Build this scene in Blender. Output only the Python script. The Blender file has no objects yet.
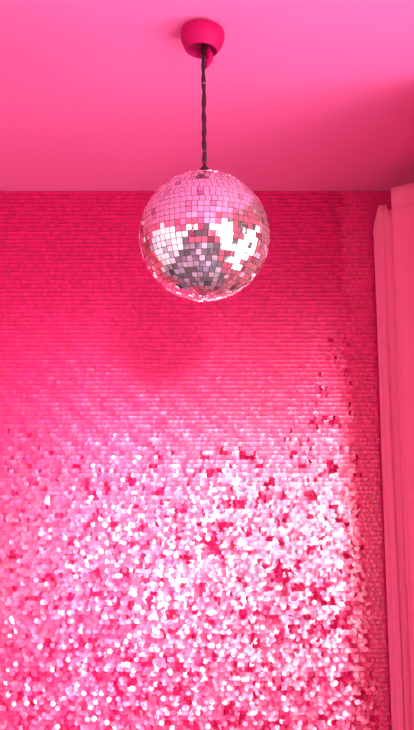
import bpy, bmesh, math, random
from mathutils import Vector, Matrix, noise
random.seed(11)
R = math.radians
scn = bpy.context.scene
C = scn.collection

# ------------------------------------------------------------------ materials
def mat(name, col, rough=.6, metal=0., coat=0., coat_r=.1, sheen=0., spec=.5):
    m = bpy.data.materials.new(name); m.use_nodes = True
    b = m.node_tree.nodes['Principled BSDF']
    b.inputs['Base Color'].default_value = (*col, 1)
    b.inputs['Roughness'].default_value = rough
    b.inputs['Metallic'].default_value = metal
    b.inputs['Coat Weight'].default_value = coat
    b.inputs['Coat Roughness'].default_value = coat_r
    b.inputs['Sheen Weight'].default_value = sheen
    b.inputs['Specular IOR Level'].default_value = spec
    return m
def bump(m, scale, strength, dist=.002, detail=4):
    nt = m.node_tree; b = nt.nodes['Principled BSDF']
    tc = nt.nodes.new('ShaderNodeTexCoord'); n = nt.nodes.new('ShaderNodeTexNoise'); bp = nt.nodes.new('ShaderNodeBump')
    n.inputs['Scale'].default_value = scale; n.inputs['Detail'].default_value = detail
    bp.inputs['Strength'].default_value = strength; bp.inputs['Distance'].default_value = dist
    nt.links.new(tc.outputs['Object'], n.inputs['Vector']); nt.links.new(n.outputs['Fac'], bp.inputs['Height'])
    nt.links.new(bp.outputs['Normal'], b.inputs['Normal'])
def vary(m, c1, c2, scale, detail=3, p0=.35, p1=.65):
    nt = m.node_tree; b = nt.nodes['Principled BSDF']
    tc = nt.nodes.new('ShaderNodeTexCoord'); n = nt.nodes.new('ShaderNodeTexNoise'); r = nt.nodes.new('ShaderNodeValToRGB')
    n.inputs['Scale'].default_value = scale; n.inputs['Detail'].default_value = detail
    r.color_ramp.elements[0].position = p0; r.color_ramp.elements[1].position = p1
    r.color_ramp.elements[0].color = (*c1, 1); r.color_ramp.elements[1].color = (*c2, 1)
    nt.links.new(tc.outputs['Object'], n.inputs['Vector']); nt.links.new(n.outputs['Fac'], r.inputs['Fac'])
    nt.links.new(r.outputs['Color'], b.inputs['Base Color'])
def island_ramp(m, stops):
    """colour per loose piece (each sequin / each mirror tile)"""
    nt = m.node_tree; b = nt.nodes['Principled BSDF']
    g = nt.nodes.new('ShaderNodeNewGeometry'); r = nt.nodes.new('ShaderNodeValToRGB')
    e = r.color_ramp.elements
    while len(e) < len(stops): e.new(.5)
    for el, (p, c) in zip(e, stops): el.position = p; el.color = (*c, 1)
    nt.links.new(g.outputs['Random Per Island'], r.inputs['Fac']); nt.links.new(r.outputs['Color'], b.inputs['Base Color'])

M = {}
M['ceiling'] = mat('pink_ceiling_paint', (.98, .17, .45), .55); bump(M['ceiling'], 60, .08)
M['wall'] = mat('pink_wall_paint', (.88, .06, .22), .7); bump(M['wall'], 80, .1)
M['white'] = mat('white_paint', (.85, .83, .83), .5)
M['floor'] = mat('patched_floor', (.72, .6, .6), .35); vary(M['floor'], (.42, .36, .46), (.03, .006, .015), 2.6, 1, .46, .54)  # light and dark patches made up to vary what the ball reflects
M['sequin'] = mat('pink_sequin_foil', (.9, .01, .09), .36, .28, 1., .27, 0., .4); M['sequin'].node_tree.nodes['Principled BSDF'].inputs['Coat IOR'].default_value = 1.6
island_ramp(M['sequin'], [(0, (.58, .001, .10)), (.5, (.69, .002, .13)), (1, (.78, .004, .16))])
M['backing'] = mat('dark_pink_net_fabric', (.45, .002, .04), .9)
M['canopy'] = mat('deep_pink_plastic', (.45, .001, .09), .6, spec=.15); bump(M['canopy'], 90, .05)
M['curtain'] = mat('salmon_pink_cotton', (.88, .165, .31), .9, sheen=.15); bump(M['curtain'], 300, .25, .001, 2)
M['cable'] = mat('dark_wine_metal', (.028, .003, .010), .35, .3, .2)
M['chain'] = mat('dark_steel', (.10, .03, .05), .3, .9)
M['mirror'] = mat('mirror_glass', (.93, .88, .90), .04, .93); island_ramp(M['mirror'], [(0, (.42, .34, .42)), (.22, (.90, .84, .86)), (.85, (.95, .90, .91)), (1, (.70, .76, .90))]);  # dark and lilac tile tints painted in as varied reflections
M['grout'] = mat('ball_core_grey_pink', (.10, .015, .035), .6)
M['rail'] = mat('white_rail_metal', (.7, .6, .62), .4, .3)
M['tie'] = mat('mauve_tie_plastic', (.35, .12, .25), .4)
M['door'] = mat('dark_door', (.08, .02, .04), .4)

# ------------------------------------------------------------------ helpers
def link(name, me, m, parent=None, smooth=False):
    o = bpy.data.objects.new(name, me); C.objects.link(o)
    if m is not None: me.materials.append(m)
    if parent is not None: o.parent = parent
    if smooth:
        for p in me.polygons: p.use_smooth = True
    return o
def frombm(name, bm, m, parent=None, smooth=False):
    bmesh.ops.recalc_face_normals(bm, faces=bm.faces[:])
    me = bpy.data.meshes.new(name); bm.to_mesh(me); bm.free()
    return link(name, me, m, parent, smooth)
def box(bm, x0, x1, y0, y1, z0, z1):
    v = [bm.verts.new((x, y, z)) for x in (x0, x1) for y in (y0, y1) for z in (z0, z1)]
    for f in ((0,1,3,2), (4,6,7,5), (0,4,5,1), (2,3,7,6), (0,2,6,4), (1,5,7,3)): bm.faces.new([v[i] for i in f])
def tube(bm, pts, rad, n=10, caps=True):
    pts = [Vector(p) for p in pts]; rings = []
    up = Vector((0, 1, 0))
    for i, p in enumerate(pts):
        t = (pts[min(i+1, len(pts)-1)] - pts[max(i-1, 0)]).normalized()
        a = t.cross(up); 
        if a.length < .05: a = t.cross(Vector((1, 0, 0)))
        a.normalize(); b = t.cross(a)
        r = rad[i] if isinstance(rad, (list, tuple)) else rad
        rings.append([bm.verts.new(p + (a*math.cos(2*math.pi*k/n) + b*math.sin(2*math.pi*k/n))*r) for k in range(n)])
    for q, s in zip(rings, rings[1:]):
        for k in range(n): bm.faces.new((q[k], q[(k+1) % n], s[(k+1) % n], s[k]))
    if caps: bm.faces.new(rings[0]); bm.faces.new(rings[-1][::-1])
def lathe(bm, prof, cx=0, cy=0, n=48):
    rings = []
    for r, z in prof:
        if r < 1e-6: rings.append([bm.verts.new((cx, cy, z))])
        else: rings.append([bm.verts.new((cx + r*math.cos(2*math.pi*k/n), cy + r*math.sin(2*math.pi*k/n), z)) for k in range(n)])
    for q, s in zip(rings, rings[1:]):
        for k in range(n):
            a, b = q[k % len(q)], q[(k+1) % len(q)]; c, d = s[(k+1) % len(s)], s[k % len(s)]
            vs = []
            for v in (a, b, c, d):
                if v not in vs: vs.append(v)
            if len(vs) > 2: bm.faces.new(vs)
def torus(bm, c, ax_u, ax_v, ru, rv, r, n=20, k=8):
    c = Vector(c); w = Vector(ax_u).cross(Vector(ax_v)); rings = []
    for i in range(n):
        t = 2*math.pi*i/n
        p = c + Vector(ax_u)*ru*math.cos(t) + Vector(ax_v)*rv*math.sin(t)
        d = (Vector(ax_u)*math.cos(t) + Vector(ax_v)*math.sin(t)).normalized()
        rings.append([bm.verts.new(p + (d*math.cos(2*math.pi*j/k) + w*math.sin(2*math.pi*j/k))*r) for j in range(k)])
    for i in range(n):
        q, s = rings[i], rings[(i+1) % n]
        for j in range(k): bm.faces.new((q[j], q[(j+1) % k], s[(j+1) % k], s[j]))
def struct(name, bm, m):
    o = frombm(name, bm, m); o['kind'] = 'structure'; return o
def empty(name, loc, label, cat, group=None):
    o = bpy.data.objects.new(name, None); C.objects.link(o); o.location = loc; o.empty_display_size = .1
    tag(o, label, cat, group); return o
def tag(o, label, cat, group=None):
    o['label'] = label; o['category'] = cat
    if group: o['group'] = group
def part(o):      # meshes are laid out in world coordinates: shift them into their thing's frame
    p = o.parent; off = Vector((0, 0, 0))
    while p is not None: off += p.location; p = p.parent
    o.data.transform(Matrix.Translation(-off)); return o

# ------------------------------------------------------------------ the room
XL, XR, YB, YF, H = -2.7, 1.32, -3.0, 4.02, 3.04
T = .15
bm = bmesh.new(); box(bm, XL-T, XR+T, YB-T, YF+T, -T, 0); struct('floor', bm, M['floor'])
bm = bmesh.new(); box(bm, XL-T, XR+T, YB-T, YF+T, H, H+T); struct('ceiling', bm, M['ceiling'])
bm = bmesh.new(); box(bm, XL-T, XR+T, YF, YF+T, 0, H); struct('wall_back', bm, M['wall'])

def wall_with_opening(name, side, a0, a1, openings):
    """wall along X ('front') or Y ('left','right'); openings (u0,u1,z0,z1) sorted in u"""
    bm = bmesh.new()
    def b(u0, u1, z0, z1):
        if u1-u0 < 1e-4 or z1-z0 < 1e-4: return
        if side == 'right': box(bm, XR, XR+T, u0, u1, z0, z1)
        if side == 'left': box(bm, XL-T, XL, u0, u1, z0, z1)
        if side == 'front': box(bm, u0, u1, YB-T, YB, z0, z1)
    u = a0
    for (u0, u1, z0, z1) in openings:
        b(u, u0, 0, H); b(u0, u1, 0, z0); b(u0, u1, z1, H); u = u1
    b(u, a1, 0, H)
    return struct(name, bm, M['wall'])
def window(name, side, u0, u1, z0, z1, nv=1, nh=1):
    bm = bmesh.new()
    def b(p0, p1, q0, q1, d0, d1):
        if side == 'right': box(bm, XR+d0, XR+d1, p0, p1, q0, q1)
        if side == 'left': box(bm, XL-d1, XL-d0, p0, p1, q0, q1)
        if side == 'front': box(bm, p0, p1, YB-d1, YB-d0, q0, q1)
    f = .05
    b(u0, u0+f, z0, z1, .04, .10); b(u1-f, u1, z0, z1, .04, .10)
    b(u0+f, u1-f, z0, z0+f, .04, .10); b(u0+f, u1-f, z1-f, z1, .04, .10)
    for i in range(1, nv+1):
        c = u0+(u1-u0)*i/(nv+1); b(c-.04, c+.04, z0+f, z1-f, .05, .09)
    zc = z0 + (z1-z0)*.62; b(u0+f, u1-f, zc-.025, zc+.025, .055, .085)
    struct(name, bm, M['door'])
    # daylight portal in the opening (guides sampling of the sky only, gives no light itself)
    l = bpy.data.lights.new(name+'_sky_portal', 'AREA'); l.shape = 'RECTANGLE'; l.cycles.is_portal = True
    o = bpy.data.objects.new(name+'_sky_portal', l); C.objects.link(o)
    l.size = u1-u0; l.size_y = z1-z0
    cu, cz = (u0+u1)/2, (z0+z1)/2
    if side == 'right': o.location = (XR+.13, cu, cz); d = Vector((-1, 0, 0))
    if side == 'left': o.location = (XL-.13, cu, cz); d = Vector((1, 0, 0))
    if side == 'front': o.location = (cu, YB-.13, cz); d = Vector((0, 1, 0))
    o.rotation_euler = d.to_track_quat('-Z', 'Y').to_euler()

WR1 = (1.85, 2.85, .6, 2.6)
WR2 = (-2.8, 1.45, .6, 2.6)
WF1 = (-2.4, -1.35, .7, 2.6)
WF2 = (.15, 1.22, .7, 2.6)
wall_with_opening('wall_right', 'right', YB, YF, [WR2, WR1])
wall_with_opening('wall_left', 'left', YB, YF, [])
wall_with_opening('wall_front', 'front', XL-T, XR+T, [WF1, WF2])
window('window_1', 'right', *WR1, nv=2)
window('window_4', 'right', *WR2, nv=5)
window('window_2', 'front', *WF1, nv=1)
window('window_3', 'front', *WF2, nv=1)
bm = bmesh.new(); box(bm, XL, XL+.03, YB, -2.2, 0, 2.55); box(bm, XL, XL+.03, -.2, 3.7, 0, 2.55); struct('trim_1', bm, M['white'])
bm = bmesh.new(); box(bm, XL, XL+.045, -2.2, -.2, 0, 2.1); struct('added_door_1', bm, M['door'])  # unseen door added for a dark area in the ball's reflection
bm = bmesh.new(); box(bm, -.85, .05, YB, YB+.045, 0, 2.3); struct('added_door_2', bm, M['door'])  # unseen, put in to darken the middle of the mirror ball

# ------------------------------------------------------------------ sequin wall covering
Y0 = YF - .012
bd = empty('sequin_wall_covering', (0, YF-.006, 0), 'hot pink wall covering of overlapping round sequins filling the wall behind the mirror ball', 'sequin wall covering')
bm = bmesh.new(); box(bm, XL+.01, XR-.01, Y0, YF-.001, .01, H-.004); part(frombm('backing_fabric', bm, M['backing'], bd))
verts, faces = [], []
pitch, dia, dx = .0197, .0216, .0128
SX0, SX1 = -1.55, 1.27
row = 0; z = H - .006
N = 9
def patch(x, z, s, o): return noise.noise(Vector((x*s, z*s*1.1, o)))
while z > .25:
    nx = int((SX1-SX0)/dx)
    hgt = z
    # messy share: tidy brushed rows high on the wall, ruffled ones lower down
    for i in range(nx):
        x = SX0 + (i + .5*(row % 2))*dx + random.gauss(0, .0008)
        wob = patch(x, z, 1.6, 3.1)*.25 + patch(x, z, 5, 7.7)*.12
        mess = min(1, max(0, (2.05 + wob + .12*x - z)/.55))
        # a ruffled corner reaching higher towards the curtain side
        side = 0 if abs(x-.60+.25*(2.15-z)) > .085+.05*patch(x, z, 9, 1.1) or not 1.93 < z < 2.36 else 1
        mess = max(mess, .75*side*(patch(x, z, 11, 2.2) > -.12))
        if x > (.663+(2.365-z)*.031 if z > 1.47 else .691+(1.47-z)*.065) - .014 + patch(x, z, 12, 5.5)*.03 + random.gauss(0, .006): mess = -1
        flip = patch(x, z, 22, 9.3)
        pit = min(11, max(1.5, 3 + (z-1.7)*6)) + random.gauss(0, 1.0 + (1.3 + 1.8*min(1, max(0, 1.6-z)))*mess)
        if mess < 0: pit = random.gauss(2.5, .4)
        yaw = .5 if mess < 0 else random.gauss(0, 1.3 + (1.4 + 2*min(1, max(0, 1.6-z)))*mess)
        rol = random.gauss(0, 1.)
        if mess > .15 and (flip > .36 - .17*min(1, max(0, 1.45-z)) or random.random() < (.30 if side else .06)*mess):
            pit += random.gauss(0, 12); yaw += random.gauss(0, 30)
        if 0 <= mess < .3: yaw += 1.2*math.sin((x*.9+z)*46)       # faint diagonal grain in the tidy part
        zz = z + random.gauss(0, .0006 + .0022*max(0, mess))
        rot = Matrix.Rotation(R(yaw), 3, 'Z') @ Matrix.Rotation(-R(pit), 3, 'X') @ Matrix.Rotation(R(rol), 3, 'Y')
        r = (dia+.0018*max(0, mess))/2*random.uniform(.95, 1.03)
        base = len(verts)
        # sewn near its upper rim
        cx = Vector((x, Y0 - .003 - .0008*random.random(), zz))
        off = rot @ Vector((0, 0, -r*.55))
        dish = max(.00035, min(.0011, .0006 + (z-2.0)*.0016)) if mess >= 0 else .0009
        verts.append(tuple(cx + off + rot @ Vector((0, dish, 0))))
        for k in range(N):
            a = 2*math.pi*k/N
            verts.append(tuple(cx + off + rot @ Vector((r*math.cos(a), 0, r*math.sin(a)))))
        for k in range(N): faces.append((base, base+1+k, base+1+(k+1) % N))
    row += 1; z -= pitch
me = bpy.data.meshes.new('sequins'); me.from_pydata(verts, [], faces)
part(link('sequins', me, M['sequin'], bd, smooth=True))

# ------------------------------------------------------------------ mirror ball
BX, BY, BZ, BR = -.008, 2.602, 2.355, .1975
ball = empty('mirror_ball', (BX, BY, BZ-BR), 'silver mirror ball of small square tiles hanging from the pink ceiling', 'mirror ball')
bm = bmesh.new(); bmesh.ops.create_uvsphere(bm, u_segments=64, v_segments=40, radius=BR-.0035)
bmesh.ops.translate(bm, verts=bm.verts[:], vec=(BX, BY, BZ)); part(frombm('ball_core', bm, M['grout'], ball, True))
bm = bmesh.new()
rows = 35; ts = math.pi*BR/rows
for j in range(rows):
    th = (j+.5)*math.pi/rows
    rr = BR*math.sin(th); n = max(4, round(2*math.pi*rr/ts))
    ph0 = random.random()*6
    if j > 15: n = 8*round(n/8) if n > 11 else n; ph0 = .3
    for i in range(n):
        ph = ph0 + 2*math.pi*i/n
        nn = Vector((math.sin(th)*math.cos(ph), math.sin(th)*math.sin(ph), math.cos(th)))
        e1 = Vector((-math.sin(ph), math.cos(ph), 0)); e2 = nn.cross(e1)
        q = Matrix.Rotation(random.gauss(0, R(2.3)), 3, e1) @ Matrix.Rotation(random.gauss(0, R(2.3)), 3, e2) @ Matrix.Rotation(random.gauss(0, R(1.5)), 3, nn)
        n2, a, b = q @ nn, q @ e1, q @ e2
        w = min(ts, 2*math.pi*rr/n)*.5*.90; h = ts*.5*.90
        c = Vector((BX, BY, BZ)) + nn*(BR-.0015)
        # trapezoid so rows close up towards the poles
        w1 = w*math.sin(max(.03, th-.5*ts/BR))/math.sin(th); w2 = w*math.sin(min(math.pi-.03, th+.5*ts/BR))/math.sin(th)
        s = -1 if b.z < 0 else 1
        top = [(-w1, h*s), (w1, h*s)]; bot = [(w2, -h*s), (-w2, -h*s)]
        vs = []
        for d in (-.003, .0007):
            for (u, v) in top+bot: vs.append(bm.verts.new(c + a*u + b*v + n2*d))
        for f in ((0,1,2,3), (4,5,6,7), (0,1,5,4), (1,2,6,5), (2,3,7,6), (3,0,4,7)): bm.faces.new([vs[t] for t in f])
part(frombm('mirror_tiles', bm, M['mirror'], ball))
bm = bmesh.new()
lathe(bm, [(0, BZ+BR-.004), (.015, BZ+BR-.004), (.0155, BZ+BR+.008), (.0145, BZ+BR+.016), (.011, BZ+BR+.023), (.006, BZ+BR+.028), (.0045, BZ+BR+.034), (0, BZ+BR+.034)], BX, BY, 28)
cap = part(frombm('top_cap', bm, M['cable'], ball, True)); cap['label'] = 'dark metal cap'
bm = bmesh.new(); torus(bm, (BX, BY, BZ+BR+.040), (1, 0, 0), (0, 0, 1), .005, .008, .0020)
part(frombm('hanging_ring', bm, M['cable'], cap, True))

# ------------------------------------------------------------------ ceiling cup (housing)
CX, CY = -.012, 2.598
cup = empty('ceiling_cup', (CX, CY, H), 'deep pink hollow ceiling cup at the top of the dark hanging cable', 'ceiling cup')
bm = bmesh.new()
prof = [(0, H-.001), (.060, H-.001), (.0665, H-.006), (.0695, H-.016), (.0690, H-.030), (.0655, H-.045), (.0590, H-.060), (.0515, H-.072), (.0490, H-.0745), (.0472, H-.0735), (.0450, H-.068), (.046, H-.05), (.044, H-.03), (0, H-.028)]
lathe(bm, prof, CX, CY, 64); bmesh.ops.rotate(bm, verts=bm.verts[:], cent=(CX, CY, H), matrix=Matrix.Rotation(R(4), 3, 'Y')); bmesh.ops.translate(bm, verts=bm.verts[:], vec=(0, 0, -.0045)); shell = part(frombm('cup_shell', bm, M['canopy'], cup, True))
for sx, sz in ((-.3, -.016), (.05, -.024)):
    bm = bmesh.new()
    a = -math.pi/2 + sx; rad = .0692
    p = Vector((CX+rad*math.cos(a), CY+rad*math.sin(a), H+sz)); d = Vector((math.cos(a), math.sin(a), 0))
    tube(bm, [p-d*.003, p+d*.0008], [.0035, .0032], 12); s = part(frombm('screw', bm, M['canopy'], shell)); 
# hanging pink strap end that pokes out of the cup
strap = bmesh.new()
pts = [(CX+.012, CY+.008, H-.029), (CX+.016, CY+.008, H-.06), (CX+.020, CY+.006, H-.085), (CX+.021, CY+.004, H-.104), (CX+.015, CY+.003, H-.122), (CX+.009, CY+.002, H-.136)]
tube(strap, pts, [.004, .006, .010, .011, .008, .003], 14)
st = part(frombm('cable_grip', strap, M['canopy'], cup, True)); st['label'] = 'pink tapered cable grip hanging out of the cup'

# ------------------------------------------------------------------ chain with wound cable
ztop, zbot = H-.028, BZ+BR+.038
hang = empty('hanging_chain', (BX, BY, zbot), 'dark chain wound with cable between ceiling cup and mirror ball', 'hanging chain')
nl = 26; L = (ztop-zbot)/nl
bm = bmesh.new()
def hx(z): return CX + (BX-CX)*(ztop-z)/(ztop-zbot)
for i in range(nl):
    zc = zbot + (i+.5)*L
    u = (1, 0, 0) if i % 2 else (0, 1, 0)
    torus(bm, (hx(zc), BY-.002, zc), u, (0, 0, 1), .0048, L*.60, .0017, 18, 6)
part(frombm('chain_links', bm, M['chain'], hang, True))
for ph, nm, w in ((0, 'power_cable', .0050), (2.6, 'power_cable', .0046)):
    bm = bmesh.new(); pts = []
    for i in range(150):
        z = ztop-.001 - (ztop-zbot-.006)*i/149
        a = ph + i*.17 + .8*math.sin(i*.05)
        am = .0028 + .0012*max(0, 1-i/30)
        pts.append((hx(z)+am*math.cos(a), BY-.002+am*math.sin(a), z))
    tube(bm, pts, w, 8); part(frombm(nm, bm, M['cable'], hang, True))
# cable ties
for z in (zbot+.26, zbot+.035):
    bm = bmesh.new()
    lathe(bm, [(.0060, z-.001), (.0074, z-.001), (.0074, z+.002), (.0060, z+.002)], hx(z), BY-.002, 16)
    tie = part(frombm('cable_tie', bm, M['tie'], hang, True)); tie['label'] = 'pale cable tie'

# ------------------------------------------------------------------ curtain
def catmull(P, n):
    out = []
    for i in range(len(P)-1):
        p0 = P[max(i-1, 0)]; p1 = P[i]; p2 = P[i+1]; p3 = P[min(i+2, len(P)-1)]
        for k in range(n):
            t = k/n
            out.append(tuple(.5*((2*b) + (-a+c)*t + (2*a-5*b+4*c-d)*t*t + (-a+3*b-3*c+d)*t**3) for a, b, c, d in zip(p0, p1, p2, p3)))
    out.append(tuple(P[-1])); return out
# plan (x, y, top height, outward flare)
PLAN = [(.835, 3.975, 2.80), (.785, 3.968, 2.81), (.766, 3.945, 2.83), (.778, 3.918, 2.90), (.784, 3.900, 2.925), (.792, 3.885, 2.925),
        (.812, 3.880, 2.925), (.808, 3.855, 2.92), (.812, 3.835, 2.885), (.845, 3.825, 2.89), (.875, 3.80, 2.91), (.850, 3.755, 2.93),
        (.812, 3.724, 2.94), (.807, 3.712, 2.94), (.822, 3.700, 2.94), (.862, 3.668, 2.94), (.905, 3.635, 2.94), (.965, 3.600, 2.94),
        (1.01, 3.56, 2.94), (.99, 3.51, 2.94), (.92, 3.47, 2.94), (.90, 3.44, 2.94), (.94, 3.41, 2.94), (1.02, 3.38, 2.94), (1.05, 3.34, 2.94), (1.00, 3.29, 2.94),
        (.93, 3.26, 2.94), (.90, 3.23, 2.94), (.95, 3.20, 2.94), (1.03, 3.17, 2.94), (1.00, 3.12, 2.94), (.91, 3.09, 2.94), (.89, 3.06, 2.94), (.94, 3.03, 2.94), (1.03, 3.0, 2.94),
        (1.0, 2.95, 2.94), (.88, 2.92, 2.94), (.80, 2.89, 2.94), (.84, 2.87, 2.94)]
plan = catmull(PLAN, 7)
nz = 60; ZB = .03
cur = empty('curtain', (.92, 3.6, ZB), 'salmon pink floor length curtain gathered in folds at the right side of the sequin wall', 'curtain')
def cpt(i, t, out=0.):
    x, y, zt = plan[i]
    z = zt + (ZB-zt)*t
    drop = t*2.9
    fl = .012*min(1, t*1.4) if x < .8 else .004*t + (.03*(t-.35) if y < 3.15 else 0)
    sway = .0035*math.sin(drop*1.7 + i*.11)*min(1, t*4)
    crease = .003*math.sin(i*.55 + drop*.6)*min(1, t*5)
    pinch = (1-min(1, t*14))*.0015*math.sin(i*1.9)
    # outward normal in plan
    a = plan[max(i-1, 0)]; b = plan[min(i+1, len(plan)-1)]
    d = Vector((b[0]-a[0], b[1]-a[1], 0)).normalized(); n = Vector((d.y, -d.x, 0))
    return Vector((x + fl + sway, y, z)) + n*(crease+pinch+out)
def sheet(name, i0, i1, t0, t1, nt_, th, m, parent, out=0.):
    bm = bmesh.new(); g = []
    for s in range(2):
        g.append([[bm.verts.new(cpt(i, t0+(t1-t0)*k/nt_, out - s*th)) for k in range(nt_+1)] for i in range(i0, i1)])
    a, b = g; ni = i1-i0
    for i in range(ni-1):
        for k in range(nt_):
            bm.faces.new((a[i][k], a[i+1][k], a[i+1][k+1], a[i][k+1])); bm.faces.new((b[i][k], b[i][k+1], b[i+1][k+1], b[i+1][k]))
        bm.faces.new((a[i][0], b[i][0], b[i+1][0], a[i+1][0])); bm.faces.new((a[i][-1], a[i+1][-1], b[i+1][-1], b[i][-1]))
    for k in range(nt_):
        bm.faces.new((a[0][k], a[0][k+1], b[0][k+1], b[0][k])); bm.faces.new((a[-1][k], b[-1][k], b[-1][k+1], a[-1][k+1]))
    return part(frombm(name, bm, m, parent, True))
n = len(plan)
sheet('curtain_panel', 0, n, 0, 1, nz, .0016, M['curtain'], cur)
sheet('heading_hem', 70, n, .0005, .034, 3, .0010, M['curtain'], cur, out=-.0022 - .0)
sheet('heading_band', 70, n, .0005, .034, 3, .0012, M['curtain'], cur, out=.0014)
bm = bmesh.new(); box(bm, 1.03, 1.05, .2, 3.72, 2.945, 2.975)
for y in (.5, 1.6, 2.7, 3.55): box(bm, 1.032, 1.048, y-.02, y+.02, 2.975, H)
rail = frombm('curtain_rail', bm, M['rail']); tag(rail, 'slim pale curtain rail under the ceiling above the salmon curtain', 'curtain rail')

# ------------------------------------------------------------------ daylight and added sun
w = bpy.data.worlds.new('overcast_sky'); scn.world = w; w.use_nodes = True
bg = w.node_tree.nodes['Background']; bg.inputs['Color'].default_value = (.98, .95, 1, 1); bg.inputs['Strength'].default_value = 20.0
sl = bpy.data.lights.new('added_low_sun', 'SUN'); so = bpy.data.objects.new('added_low_sun', sl); C.objects.link(so)  # sun added for the sequin glare and the curtain's shadow edge
sl.energy = 9; sl.angle = R(7); sl.color = (1, .96, .97)
so.rotation_euler = Vector((-.16, 1, -.05)).to_track_quat('-Z', 'Y').to_euler(); so.location = (1.5, -6, 2)

# ------------------------------------------------------------------ camera
cam = bpy.data.cameras.new('camera'); co = bpy.data.objects.new('camera', cam); C.objects.link(co)
cam.sensor_fit = 'VERTICAL'; cam.sensor_height = 36; cam.sensor_width = 36*414/730; cam.lens = 36*894/730
co.location = (0, 0, 1.5); co.rotation_euler = (R(100), 0, 0); cam.clip_start = .05
scn.camera = co
vs = scn.view_settings
scn.display_settings.display_device = 'sRGB'
vs.view_transform = 'Standard'; vs.look = 'None'; vs.gamma = 1; vs.use_curve_mapping = False; vs.exposure = -0.98
